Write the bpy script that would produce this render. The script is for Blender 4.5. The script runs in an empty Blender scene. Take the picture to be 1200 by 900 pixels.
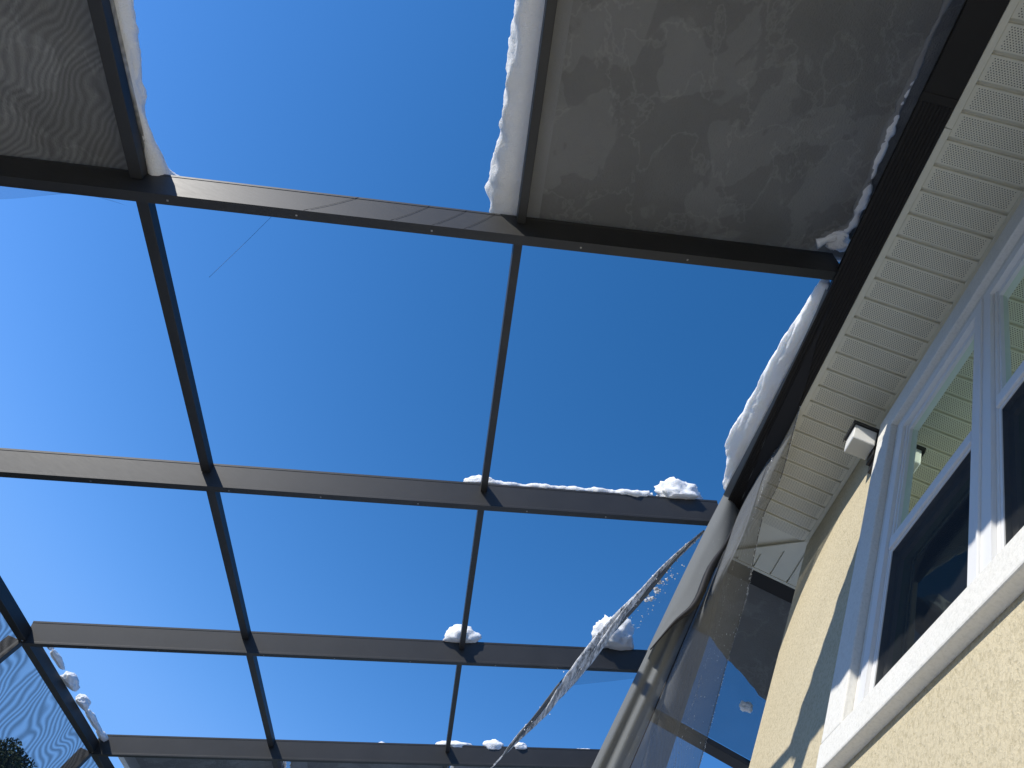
import bpy, bmesh, math, random
from mathutils import Vector, Matrix, noise
random.seed(7)
C = bpy.context.scene.collection
SC = bpy.context.scene
CZ = 1.6                                   # eye height above the pool deck; shapes below are measured from the eye

# ------------------------------------------------------------------ camera
cam_d = bpy.data.cameras.new('camera'); cam = bpy.data.objects.new('camera', cam_d); C.objects.link(cam)
cam_d.sensor_fit = 'HORIZONTAL'; cam_d.sensor_width = 36.0; cam_d.lens = 25.034
cam_d.clip_start = 0.02; cam_d.clip_end = 2000
cam.matrix_world = Matrix(((0.87399683, -0.38695902, 0.29392559, 0),
                           (-0.11730885, -0.75499793, -0.64514864, 0),
                           (0.47155929, 0.52937779, -0.70525952, CZ),
                           (0, 0, 0, 1)))
SC.camera = cam
# ------------------------------------------------------------------ sky, sun, exposure
SUN = Vector((1.0, 0.5, -0.565)).normalized()
w = bpy.data.worlds.new('World'); SC.world = w; w.use_nodes = True
nt = w.node_tree; nt.nodes.clear()
o = nt.nodes.new('ShaderNodeOutputWorld'); bg = nt.nodes.new('ShaderNodeBackground'); sk = nt.nodes.new('ShaderNodeTexSky')
sk.sky_type = 'NISHITA'; sk.sun_disc = False
sk.sun_elevation = math.asin(-SUN.z); sk.sun_rotation = math.atan2(-SUN.x, -SUN.y)
sk.altitude = 0; sk.air_density = 1.0; sk.dust_density = 0.0; sk.ozone_density = 9.0
bg.inputs['Strength'].default_value = 0.148
sp = nt.nodes.new('ShaderNodeSeparateColor'); cb = nt.nodes.new('ShaderNodeCombineColor'); pw = nt.nodes.new('ShaderNodeMath'); mn = nt.nodes.new('ShaderNodeMath')
pw.operation = 'POWER'; pw.inputs[1].default_value = 1.57; mn.operation = 'MINIMUM'      # the phone's deeper blue: less red in the sky's colour
nt.links.new(sk.outputs[0], sp.inputs[0]); nt.links.new(sp.outputs[0], pw.inputs[0]); nt.links.new(pw.outputs[0], mn.inputs[0]); nt.links.new(sp.outputs[1], mn.inputs[1])
nt.links.new(mn.outputs[0], cb.inputs[0]); nt.links.new(sp.outputs[1], cb.inputs[1]); bm_ = nt.nodes.new('ShaderNodeMath'); bm_.operation = 'MULTIPLY'; bm_.inputs[1].default_value = 1.10; nt.links.new(sp.outputs[2], bm_.inputs[0]); nt.links.new(bm_.outputs[0], cb.inputs[2]); nt.links.new(cb.outputs[0], bg.inputs[0])
for i_, (cap_, d_) in enumerate(((1.02, 0.45), (2.45, 0.7), (5.4, 0.8))):      # highlights roll off as in the photograph
    q_ = nt.nodes.new('ShaderNodeMath'); q_.operation = 'SMOOTH_MIN'; q_.inputs[1].default_value = cap_; q_.inputs[2].default_value = d_
    l_ = cb.inputs[i_].links[0]; nt.links.new(l_.from_socket, q_.inputs[0]); nt.links.new(q_.outputs[0], cb.inputs[i_])

nt.links.new(bg.outputs[0], o.inputs[0])
sd = bpy.data.lights.new('sun', 'SUN'); sd.energy = 3.8; sd.angle = math.radians(0.5); sd.color = (1.0, 0.95, 0.86)
so = bpy.data.objects.new('sun', sd); C.objects.link(so); so.rotation_euler = SUN.to_track_quat('-Z', 'Y').to_euler(); so.location = (-10, -5, 12)
SC.view_settings.view_transform = 'Standard'; SC.view_settings.look = 'None'
SC.view_settings.exposure = 0.32; SC.view_settings.gamma = 1.0; SC.view_settings.use_curve_mapping = False

# ------------------------------------------------------------------ materials
def mat(name, col, rough=0.6, spec=0.5, metal=0.0):
    m = bpy.data.materials.new(name); m.use_nodes = True
    b = m.node_tree.nodes['Principled BSDF']
    b.inputs['Base Color'].default_value = (*col, 1); b.inputs['Roughness'].default_value = rough
    b.inputs['Specular IOR Level'].default_value = spec; b.inputs['Metallic'].default_value = metal
    return m, m.node_tree, b
def N(nt, t, **k):
    n = nt.nodes.new(t)
    for a, v in k.items(): setattr(n, a, v)
    return n
def coords(nt, scale=(1, 1, 1), kind='Object'):
    tc = N(nt, 'ShaderNodeTexCoord'); mp = N(nt, 'ShaderNodeMapping'); mp.inputs['Scale'].default_value = scale
    nt.links.new(tc.outputs[kind], mp.inputs[0]); return mp.outputs[0]
def geo_pos(nt, scale=(1, 1, 1)):
    g = N(nt, 'ShaderNodeNewGeometry'); mp = N(nt, 'ShaderNodeMapping'); mp.inputs['Scale'].default_value = scale
    nt.links.new(g.outputs['Position'], mp.inputs[0]); return mp.outputs[0]
def noise_n(nt, vec, sc, det=4, rough=0.55, dist=0.0):
    n = N(nt, 'ShaderNodeTexNoise'); n.inputs['Scale'].default_value = sc; n.inputs['Detail'].default_value = det
    n.inputs['Roughness'].default_value = rough; n.inputs['Distortion'].default_value = dist
    nt.links.new(vec, n.inputs['Vector']); return n.outputs['Fac']
def ramp(nt, fac, stops):
    r = N(nt, 'ShaderNodeValToRGB'); e = r.color_ramp.elements
    while len(e) < len(stops): e.new(0.5)
    for i, (p, c) in enumerate(stops): e[i].position = p; e[i].color = (*c, 1) if len(c) == 3 else c
    nt.links.new(fac, r.inputs[0]); return r.outputs[0]
def bump(nt, b, h, strength, dist):
    n = N(nt, 'ShaderNodeBump'); n.inputs['Strength'].default_value = strength; n.inputs['Distance'].default_value = dist
    nt.links.new(h, n.inputs['Height']); nt.links.new(n.outputs[0], b.inputs['Normal']); return n
def math_n(nt, op, a, b=None):
    n = N(nt, 'ShaderNodeMath', operation=op)
    for i, v in enumerate((a, b)):
        if v is None: continue
        if isinstance(v, (int, float)): n.inputs[i].default_value = v
        else: nt.links.new(v, n.inputs[i])
    return n.outputs[0]

M = {}
# powder-coated bronze aluminium
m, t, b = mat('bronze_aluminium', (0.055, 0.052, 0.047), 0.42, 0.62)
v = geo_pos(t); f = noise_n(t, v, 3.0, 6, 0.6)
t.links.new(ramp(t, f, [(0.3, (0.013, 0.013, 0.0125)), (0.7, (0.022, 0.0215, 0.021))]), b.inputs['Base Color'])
f2 = noise_n(t, geo_pos(t, (6, 40, 40)), 2.0, 4, 0.6)
r_ = N(t, 'ShaderNodeMapRange'); r_.inputs[3].default_value = 0.48; r_.inputs[4].default_value = 0.60
t.links.new(f2, r_.inputs[0]); t.links.new(r_.outputs[0], b.inputs['Roughness'])
bump(t, b, noise_n(t, v, 2.2, 3), 0.10, 0.01)
M['bronze'] = m
m, t, b = mat('gutter_metal', (0.016, 0.0145, 0.013), 0.5, 0.2)
bump(t, b, noise_n(t, geo_pos(t, (60, 1, 60)), 3.0, 3), 0.15, 0.004)
M['gutter'] = m
m, t, b = mat('black_rubber_and_shade', (0.012, 0.012, 0.014), 0.6, 0.3); M['rubber_and_shade'] = m  # hems and threads; its black also stands in for shade and shadow lines
m, t, b = mat('screw_steel', (0.35, 0.34, 0.32), 0.35, 0.5, 0.8); M['steel'] = m
# stucco
def stucco(name, c0, c1, bs=0.8, lo=(0.74, 0.73, 0.69)):
    m, t, b = mat(name, c0, 0.92, 0.15)
    v = geo_pos(t)
    big = noise_n(t, v, 1.3, 5, 0.6); fine = noise_n(t, geo_pos(t, (1, 1, 0.8)), 88, 4, 0.6, 0.4); mid = noise_n(t, v, 22, 3, 0.5)
    mx = N(t, 'ShaderNodeMixRGB', blend_type='MULTIPLY'); mx.inputs[0].default_value = 1.0
    t.links.new(ramp(t, big, [(0.3, c0), (0.75, c1)]), mx.inputs[1])
    t.links.new(ramp(t, fine, [(0.30, lo), (0.54, (1, 1, 1))]), mx.inputs[2])
    t.links.new(mx.outputs[0], b.inputs['Base Color'])
    h = math_n(t, 'ADD', fine, math_n(t, 'MULTIPLY', mid, 0.6))
    bump(t, b, h, bs, 0.006)
    return m
M['stucco'] = stucco('beige_stucco', (0.55, 0.482, 0.335), (0.61, 0.535, 0.375))
M['stucco_white'] = stucco('white_stucco', (0.70, 0.69, 0.645), (0.77, 0.755, 0.71), 0.32, (0.88, 0.88, 0.87))
m, t, b = mat('white_vinyl', (0.76, 0.76, 0.75), 0.4, 0.4)
bump(t, b, noise_n(t, geo_pos(t), 9, 3), 0.05, 0.004); M['vinyl'] = m
m, t, b = mat('soffit_vinyl', (0.58, 0.565, 0.49), 0.5, 0.3)
f = noise_n(t, geo_pos(t), 2.5, 5, 0.6)
t.links.new(ramp(t, f, [(0.25, (0.64, 0.615, 0.50)), (0.8, (0.73, 0.70, 0.575))]), b.inputs['Base Color']); M['soffit'] = m
# perforated soffit: staggered 3 mm holes on a 12 mm grid, blank margins at the ends and along each joint
m, t, b = mat('perforated_soffit', (0.58, 0.565, 0.49), 0.5, 0.3)
tc = N(t, 'ShaderNodeTexCoord'); sx = N(t, 'ShaderNodeSeparateXYZ'); t.links.new(tc.outputs['Object'], sx.inputs[0])
P = 0.0116
row = math_n(t, 'DIVIDE', sx.outputs[1], P * 0.8)
rowi = math_n(t, 'FLOOR', row); fy = math_n(t, 'SUBTRACT', math_n(t, 'FRACT', row), 0.5)
odd = math_n(t, 'MULTIPLY', math_n(t, 'MODULO', math_n(t, 'ADD', rowi, 100.0), 2.0), 0.5)
fx = math_n(t, 'SUBTRACT', math_n(t, 'FRACT', math_n(t, 'ADD', math_n(t, 'DIVIDE', sx.outputs[0], P), odd)), 0.5)
rr = math_n(t, 'SQRT', math_n(t, 'ADD', math_n(t, 'POWER', fx, 2.0), math_n(t, 'POWER', math_n(t, 'MULTIPLY', fy, 0.8), 2.0)))
hole = math_n(t, 'LESS_THAN', rr, 0.215)
inx = math_n(t, 'LESS_THAN', math_n(t, 'ABSOLUTE', sx.outputs[0]), 0.176)
iny = math_n(t, 'LESS_THAN', math_n(t, 'ABSOLUTE', sx.outputs[1]), 0.0465)
fac = math_n(t, 'MULTIPLY', hole, math_n(t, 'MULTIPLY', inx, iny))
f = noise_n(t, geo_pos(t), 2.5, 5, 0.6)
mx = N(t, 'ShaderNodeMixRGB'); t.links.new(fac, mx.inputs[0])
t.links.new(ramp(t, f, [(0.25, (0.64, 0.615, 0.50)), (0.8, (0.73, 0.70, 0.575))]), mx.inputs[1]); mx.inputs[2].default_value = (0.03, 0.03, 0.025, 1)
t.links.new(mx.outputs[0], b.inputs['Base Color']); M['perf'] = m
# snow
def snow(name, c=(0.86, 0.87, 0.88), icy=False):
    m, t, b = mat(name, c, 0.75, 0.25)
    v = geo_pos(t)
    h = math_n(t, 'ADD', noise_n(t, v, 14, 6, 0.6), math_n(t, 'MULTIPLY', noise_n(t, v, 130, 2, 0.5), 0.5))
    bump(t, b, h, 0.55, 0.02)
    b.inputs['Subsurface Weight'].default_value = 0.35; b.inputs['Subsurface Radius'].default_value = (0.05, 0.055, 0.06)
    b.inputs['Subsurface Scale'].default_value = 0.4
    if icy:   # packed against the screen: wet ice, dry snow and small gaps show as patches and veins
        v2 = geo_pos(t, (1, 0.8, 1))
        a = noise_n(t, v2, 2.6, 4, 0.5, 0.5); c_ = noise_n(t, v2, 2.9, 5, 0.6, 0.25)
        patch = ramp(t, a, [(0.36, (0.58, 0.58, 0.555)), (0.545, (0.62, 0.62, 0.595)), (0.562, (0.74, 0.74, 0.715)), (0.70, (0.76, 0.76, 0.735))])
        vein = ramp(t, c_, [(0.478, (0, 0, 0)), (0.497, (0.15, 0.15, 0.145)), (0.512, (0, 0, 0))])
        ad = N(t, 'ShaderNodeMixRGB', blend_type='ADD'); ad.inputs[0].default_value = 1.0
        t.links.new(patch, ad.inputs[1]); t.links.new(vein, ad.inputs[2]); t.links.new(ad.outputs[0], b.inputs['Base Color'])
        b.inputs['Subsurface Weight'].default_value = 0.0
    return m
M['snow'] = snow('snow'); M['snow_soft'] = snow('thin_snow'); _b = M['snow_soft'].node_tree.nodes['Principled BSDF']; _b.inputs['Subsurface Weight'].default_value = 0.8; _b.inputs['Subsurface Scale'].default_value = 1.0
M['snow_icy'] = snow('packed_snow', icy=True)
# insect screen: open weave, part of the light passes
def screen(name, open_, col=(0.03, 0.031, 0.034), wave=0.0, rough=0.7, wscale=9.0, wdist=14.0, frost=0.0):
    m = bpy.data.materials.new(name); m.use_nodes = True; t = m.node_tree; t.nodes.clear()
    o = N(t, 'ShaderNodeOutputMaterial'); mix = N(t, 'ShaderNodeMixShader'); tr = N(t, 'ShaderNodeBsdfTransparent')
    b = N(t, 'ShaderNodeBsdfPrincipled'); b.inputs['Base Color'].default_value = (*col, 1); b.inputs['Roughness'].default_value = rough
    b.inputs['Specular IOR Level'].default_value = 0.12
    v = geo_pos(t)
    fac = math_n(t, 'ADD', math_n(t, 'MULTIPLY', noise_n(t, v, 5, 5, 0.6), 0.10), 1 - open_ - 0.05)
    if wave:
        wv = N(t, 'ShaderNodeTexWave', wave_type='BANDS', bands_direction='DIAGONAL'); wv.inputs['Scale'].default_value = wscale
        wv.inputs['Distortion'].default_value = wdist; wv.inputs['Detail'].default_value = 1.0; wv.inputs['Detail Scale'].default_value = 0.35
        t.links.new(v, wv.inputs[0]); fac = math_n(t, 'ADD', fac, math_n(t, 'MULTIPLY', math_n(t, 'SUBTRACT', wv.outputs['Fac'], 0.5), wave))
    if frost:
        fr = noise_n(t, geo_pos(t, (1, 1, 0.25)), 130, 3, 0.6); spots = ramp(t, fr, [(0.66, (0, 0, 0)), (0.70, (1, 1, 1))])
        mx = N(t, 'ShaderNodeMixRGB'); t.links.new(math_n(t, 'MULTIPLY', spots, frost), mx.inputs[0]); mx.inputs[1].default_value = (*col, 1); mx.inputs[2].default_value = (0.8, 0.8, 0.8, 1)
        t.links.new(mx.outputs[0], b.inputs['Base Color'])
    t.links.new(fac, mix.inputs[0]); t.links.new(tr.outputs[0], mix.inputs[1]); t.links.new(b.outputs[0], mix.inputs[2])
    t.links.new(mix.outputs[0], o.inputs[0]); return m
M['screen'] = screen('roof_screen', 0.50)
M['screen_wave'] = screen('roof_screen_rippled', 0.50, wave=0.16, wscale=11.0, wdist=26.0)
M['screen_wall'] = screen('wall_screen_rippled', 0.50, (0.010, 0.011, 0.014), wave=0.34, wscale=6.0, wdist=34.0)
M['screen_thin'] = screen('loose_screen_single', 0.44, (0.17, 0.18, 0.19), wave=0.10, wscale=16.0, wdist=22.0, frost=0.10)
M['screen_mid'] = screen('loose_screen_double', 0.26, (0.15, 0.16, 0.17), frost=0.08)
M['screen_thick'] = screen('loose_screen_folded', 0.03, (0.155, 0.165, 0.17), frost=0.10)
M['screen_flap'] = screen('loose_screen_flap', 0.80, (0.03, 0.03, 0.03))
M['insect'] = screen('window_screen', 0.20, (0.010, 0.011, 0.012))
m, t, b = mat('frosted_rolled_screen', (0.2, 0.2, 0.2), 0.6, 0.4)
fr = noise_n(t, geo_pos(t, (1.6, 0.07, 1.6)), 30, 6, 0.72)
t.links.new(ramp(t, fr, [(0.33, (0.05, 0.05, 0.055)), (0.45, (0.34, 0.35, 0.36)), (0.56, (0.84, 0.85, 0.87))]), b.inputs['Base Color'])
bump(t, b, fr, 0.35, 0.01); M['frosted'] = m
# window glass: thin, low-emissivity coated
m = bpy.data.materials.new('window_glass'); m.use_nodes = True; t = m.node_tree; t.nodes.clear()
o = N(t, 'ShaderNodeOutputMaterial'); mix = N(t, 'ShaderNodeMixShader'); tr = N(t, 'ShaderNodeBsdfTransparent'); gl = N(t, 'ShaderNodeBsdfGlossy'); fr = N(t, 'ShaderNodeFresnel')
fr.inputs[0].default_value = 1.75; tr.inputs[0].default_value = (0.55, 0.62, 0.58, 1); gl.inputs[0].default_value = (0.80, 0.95, 0.80, 1); gl.inputs['Roughness'].default_value = 0.0
t.links.new(fr.outputs[0], mix.inputs[0]); t.links.new(tr.outputs[0], mix.inputs[1]); t.links.new(gl.outputs[0], mix.inputs[2]); t.links.new(mix.outputs[0], o.inputs[0]); M['glass'] = m
m, t, b = mat('dark_room', (0.05, 0.05, 0.05), 0.9); M['room'] = m
m, t, b = mat('frosted_lamp_glass', (0.80, 0.80, 0.77), 0.35, 0.5); b.inputs['Subsurface Weight'].default_value = 0.4; b.inputs['Subsurface Radius'].default_value = (0.04, 0.04, 0.04); b.inputs['Subsurface Scale'].default_value = 1.0; M['lampglass'] = m
m, t, b = mat('black_lamp_metal', (0.02, 0.019, 0.018), 0.4, 0.5); M['lampmetal'] = m
m, t, b = mat('grey_shingle', (0.12, 0.11, 0.10), 0.9); M['shingle'] = m
m, t, b = mat('deck_pavers', (0.42, 0.39, 0.34), 0.85, 0.2)
br = N(t, 'ShaderNodeTexBrick'); t.links.new(geo_pos(t), br.inputs[0]); br.inputs['Scale'].default_value = 5.0
br.inputs['Color1'].default_value = (0.32, 0.29, 0.25, 1); br.inputs['Color2'].default_value = (0.27, 0.245, 0.21, 1); br.inputs['Mortar'].default_value = (0.26, 0.24, 0.21, 1)
sn = ramp(t, noise_n(t, geo_pos(t), 0.9, 5, 0.6), [(0.30, (0, 0, 0)), (0.36, (1, 1, 1))])
g_ = N(t, 'ShaderNodeNewGeometry'); sx = N(t, 'ShaderNodeSeparateXYZ'); t.links.new(g_.outputs['Position'], sx.inputs[0])      # unseen snow cover near the house, added to bounce light onto the soffit
near = N(t, 'ShaderNodeMapRange'); near.inputs[1].default_value = -3.4; near.inputs[2].default_value = -2.4; t.links.new(math_n(t, 'ADD', sx.outputs[0], math_n(t, 'MULTIPLY', noise_n(t, geo_pos(t), 2.0, 4), 0.8)), near.inputs[0])
mx = N(t, 'ShaderNodeMixRGB'); t.links.new(math_n(t, 'MULTIPLY', sn, near.outputs[0]), mx.inputs[0]); t.links.new(br.outputs[0], mx.inputs[1]); mx.inputs[2].default_value = (0.82, 0.83, 0.85, 1)
t.links.new(mx.outputs[0], b.inputs['Base Color']); M['deck'] = m
m, t, b = mat('snowy_lawn', (0.2, 0.2, 0.15), 0.95, 0.1)
t.links.new(ramp(t, noise_n(t, geo_pos(t), 0.35, 6, 0.65), [(0.50, (0.06, 0.09, 0.03)), (0.56, (0.70, 0.71, 0.72))]), b.inputs['Base Color']); M['lawn'] = m
m, t, b = mat('tree_leaf', (0.05, 0.065, 0.03), 0.7, 0.2); M['leaf'] = m
m, t, b = mat('tree_bark', (0.09, 0.07, 0.05), 0.9, 0.1); M['bark'] = m

# ------------------------------------------------------------------ helpers
X, Y, Z = Vector((1, 0, 0)), Vector((0, 1, 0)), Vector((0, 0, 1))
WL = {}                                     # world position of each object's origin
def empty(name, loc, label, cat, group=None):
    e = bpy.data.objects.new(name, None); C.objects.link(e); e.empty_display_size = 0.1
    e.location = Vector(loc) + Vector((0, 0, CZ)); WL[e] = e.location.copy(); tag(e, label, cat, group); return e
def tag(o, label, cat=None, group=None, kind=None):
    if label: o['label'] = label
    if cat: o['category'] = cat
    if group: o['group'] = group
    if kind: o['kind'] = kind
    return o
def obj(name, verts, faces, m, parent=None, smooth=False, bevel=0.0, kind=None):
    """verts in eye-centred metres; the object's origin goes to the middle of its box, at its foot."""
    V = [Vector(v) + Vector((0, 0, CZ)) for v in verts]
    lo = Vector([min(v[i] for v in V) for i in range(3)]); hi = Vector([max(v[i] for v in V) for i in range(3)])
    org = Vector(((lo.x + hi.x) / 2, (lo.y + hi.y) / 2, lo.z))
    me = bpy.data.meshes.new(name); me.from_pydata([v - org for v in V], [], faces); me.validate()
    bm = bmesh.new(); bm.from_mesh(me); bmesh.ops.recalc_face_normals(bm, faces=bm.faces)
    if bevel: bmesh.ops.bevel(bm, geom=list(bm.edges), offset=bevel, segments=2, affect='EDGES', profile=0.5)
    bm.to_mesh(me); bm.free()
    if smooth:
        for p in me.polygons: p.use_smooth = True
    me.materials.append(m)
    ob = bpy.data.objects.new(name, me); C.objects.link(ob); WL[ob] = org
    if parent is not None: ob.parent = parent; ob.location = org - WL[parent]
    else: ob.location = org
    if kind: ob['kind'] = kind
    return ob
BF = [(0, 1, 3, 2), (4, 6, 7, 5), (0, 4, 5, 1), (2, 3, 7, 6), (0, 2, 6, 4), (1, 5, 7, 3)]
def boxv(x, y, z): return [(a, b_, c) for a in x for b_ in y for c in z]
def box(name, x, y, z, m, parent=None, bevel=0.002, **k): return obj(name, boxv(x, y, z), BF, m, parent, bevel=bevel, **k)
def fbox(name, O, ax, r, m, parent=None, bevel=0.0025, **k):
    return obj(name, [O + ax[0] * a + ax[1] * b_ + ax[2] * c for a in r[0] for b_ in r[1] for c in r[2]], BF, m, parent, bevel=bevel, **k)
def join(parts):
    V, F = [], []
    for v, f in parts:
        n = len(V); V += list(v); F += [tuple(i + n for i in q) for q in f]
    return V, F
def cr(P, t):                                # Catmull-Rom through a list of points, t in 0..1
    n = len(P) - 1; s = min(max(t, 0), 1) * n; i = min(int(s), n - 1); u = s - i
    p0, p1, p2, p3 = (Vector(P[max(i - 1, 0)]), Vector(P[i]), Vector(P[i + 1]), Vector(P[min(i + 2, n)]))
    return 0.5 * (2 * p1 + (p2 - p0) * u + (2 * p0 - 5 * p1 + 4 * p2 - p3) * u * u + (3 * p1 - p0 - 3 * p2 + p3) * u ** 3)
def sheet(name, rails, nu, nv, m, parent=None, wob=0.0, wf=3.0, seed=0, **k):
    """smooth cloth between rails (each a polyline running the same way)"""
    V = []
    for j in range(nv + 1):
        q = [cr(r, j / nv) for r in rails]
        for i in range(nu + 1):
            p = cr(q, i / nu)
            if wob:
                d = Vector((noise.noise(p * wf + Vector((seed, 0, 0))), noise.noise(p * wf + Vector((0, seed, 9))), 0.3 * noise.noise(p * wf + Vector((5, 5, seed)))))
                p = p + d * wob * (0.25 + 0.75 * math.sin(math.pi * i / nu))
            V.append(p)
    F = [(j * (nu + 1) + i, j * (nu + 1) + i + 1, (j + 1) * (nu + 1) + i + 1, (j + 1) * (nu + 1) + i) for j in range(nv) for i in range(nu)]
    return obj(name, V, F, m, parent, smooth=True, **k)
def tube(name, path, rad, m, parent=None, n=40, k=10, lump=0.0, lf=8.0, seed=0, flat=1.0, **kw):
    V = []; pts = [cr(path, i / n) for i in range(n + 1)]
    for i, p in enumerate(pts):
        d = (pts[min(i + 1, n)] - pts[max(i - 1, 0)]).normalized()
        a = d.cross(Vector((0, 0, 1))); a = a.normalized() if a.length > 1e-4 else Vector((1, 0, 0)); b_ = d.cross(a)
        s = i / n; r = rad(s) if callable(rad) else rad
        for j in range(k):
            th = 2 * math.pi * j / k
            q = p + (a * math.cos(th) + b_ * math.sin(th) * flat) * r
            if lump: q += (q - p) * lump * noise.fractal(q * lf + Vector((seed, seed, 0)), 1.0, 2.0, 4)
            V.append(q)
    F = [(i * k + j, i * k + (j + 1) % k, (i + 1) * k + (j + 1) % k, (i + 1) * k + j) for i in range(n) for j in range(k)]
    F += [tuple(range(k)), tuple(n * k + j for j in range(k))]
    return obj(name, V, F, m, parent, smooth=True, **kw)
def snow_box(name, O, ax, r, n, rad, amp, m, lf=2.2, hf=9.0, hamp=0.25, seed=0, parent=None, keep_bottom=True, sag=0.0, edge=0.0, under=None):
    """lumpy slab of snow with rounded rims: ax = three unit axes, r = three ranges"""
    lo = [a[0] for a in r]; hi = [a[1] for a in r]; idx = {}; V = []
    def vert(i, j, k):
        key = (i, j, k)
        if key in idx: return idx[key]
        q = [lo[d] + (hi[d] - lo[d]) * (key[d] / n[d]) for d in range(3)]
        rr = [min(rad, (hi[d] - lo[d]) / 2) for d in range(3)]
        c = [min(max(q[d], lo[d] + rr[d]), hi[d] - rr[d]) for d in range(3)]
        e = [q[d] - c[d] for d in range(3)]; L = math.sqrt(sum(x * x for x in e)) or 1
        e = [x / L for x in e]; q = [c[d] + e[d] * rr[d] for d in range(3)]
        p = O + ax[0] * q[0] + ax[1] * q[1] + ax[2] * q[2]; nv_ = ax[0] * e[0] + ax[1] * e[1] + ax[2] * e[2]
        s = Vector((seed * 3.1, seed * 1.7, 0))
        a = noise.noise(p * lf + s) + hamp * noise.fractal(p * hf + s, 1.0, 2.0, 4)
        f_ = 0.15 if (keep_bottom and e[2] < -0.7) else 1.0
        p = p + nv_ * amp * a * f_
        if edge:                             # ragged rim along the first two axes
            rim = max(abs(e[0]), abs(e[1])) * (1 if abs(e[2]) < 0.95 else 0)
            p = p + nv_ * edge * rim * (noise.noise(p * 1.3 + s) + 0.6 * noise.noise(p * 4.1 + s))
        if sag: 
            fu = (q[0] - lo[0]) / (hi[0] - lo[0]); fv = (q[1] - lo[1]) / (hi[1] - lo[1])
            p = p - ax[2] * sag * (max(0, 16 * fu * (1 - fu) * fv * (1 - fv)))
        idx[key] = len(V); V.append(p); return idx[key]
    F = []; bot = []
    for d in range(3):
        a, b_ = [x for x in range(3) if x != d]
        for side in (0, n[d]):
            for i in range(n[a]):
                for j in range(n[b_]):
                    q = []
                    for (di, dj) in ((0, 0), (1, 0), (1, 1), (0, 1)):
                        key = [0, 0, 0]; key[d] = side; key[a] = i + di; key[b_] = j + dj; q.append(vert(*key))
                    F.append(tuple(q)); bot.append(d == 2 and side == 0 and 6 < i < n[a] - 2 and 1 < j < n[b_] - 2)
    ob = obj(name, V, F, m, parent, smooth=True)
    if under:
        ob.data.materials.append(under)
        for p_, q_ in zip(ob.data.polygons, bot):
            if q_: p_.material_index = 1
    return ob
def lump(name, c, s, m, seed=0, amp=0.35, sub=4, f=1.6, flat=-0.45, parent=None, ax=None):
    ax = ax or (X, Y, Z); bm = bmesh.new(); bmesh.ops.create_icosphere(bm, subdivisions=sub, radius=1.0)
    V = []
    for v in bm.verts:
        p = v.co.normalized(); d = 1 + amp * (noise.noise(p * f + Vector((seed, 2 * seed, 0))) + 0.5 * noise.noise(p * f * 2.7 + Vector((0, seed, seed))) + 0.28 * noise.fractal(p * f * 6 + Vector((seed, 0, seed)), 0.9, 2.0, 4))
        p = p * d
        if p.z < flat: p.z = flat + (p.z - flat) * 0.15
        V.append(Vector(c) + ax[0] * (p.x * s[0]) + ax[1] * (p.y * s[1]) + ax[2] * (p.z * s[2]))
    F = [tuple(v.index for v in f_.verts) for f_ in bm.faces]; bm.free()
    return obj(name, V, F, m, parent, smooth=True)

# ------------------------------------------------------------------ ground
g = obj('ground', [(-300, -300, -1.66), (300, -300, -1.66), (300, 300, -1.66), (-300, 300, -1.66), (-4.5, -7, -1.66), (5.5, -7, -1.66), (5.5, 10.8, -1.66), (-4.5, 10.8, -1.66)], [(0, 1, 5, 4), (1, 2, 6, 5), (2, 3, 7, 6), (3, 0, 4, 7)], M['lawn']); tag(g, None, kind='structure')
px0, px1, py0, py1 = -4.2, -2.2, 2.2, 9.8      # unseen swimming pool, added so its dark water dims reflections under the beams
V, F = [], []
for (a, b_, c, d) in ((-4.9, px0, -7.5, 11.2), (px1, 6.0, -7.5, 11.2), (px0, px1, -7.5, py0), (px0, px1, py1, 11.2)):
    n = len(V); V += [(a, c, -1.6), (b_, c, -1.6), (b_, d, -1.6), (a, d, -1.6)]; F.append((n, n + 1, n + 2, n + 3))
for (p, q) in (((px0, py0), (px1, py0)), ((px1, py0), (px1, py1)), ((px1, py1), (px0, py1)), ((px0, py1), (px0, py0))):
    n = len(V); V += [(*p, -1.6), (*q, -1.6), (*q, -2.9), (*p, -2.9)]; F.append((n, n + 1, n + 2, n + 3))
n = len(V); V += [(px0, py0, -2.9), (px1, py0, -2.9), (px1, py1, -2.9), (px0, py1, -2.9)]; F.append((n, n + 1, n + 2, n + 3))
g = obj('pool_deck', V, F, M['deck']); tag(g, None, kind='structure')
m, t, b = mat('unseen_pool_water', (0.010, 0.035, 0.045), 0.06, 0.5); bump(t, b, noise_n(t, geo_pos(t), 5.0, 3), 0.15, 0.03)
g = obj('unseen_pool_water', [(px0, py0, -1.72), (px1, py0, -1.72), (px1, py1, -1.72), (px0, py1, -1.72)], [(0, 1, 2, 3)], m); tag(g, None, kind='structure')

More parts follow.
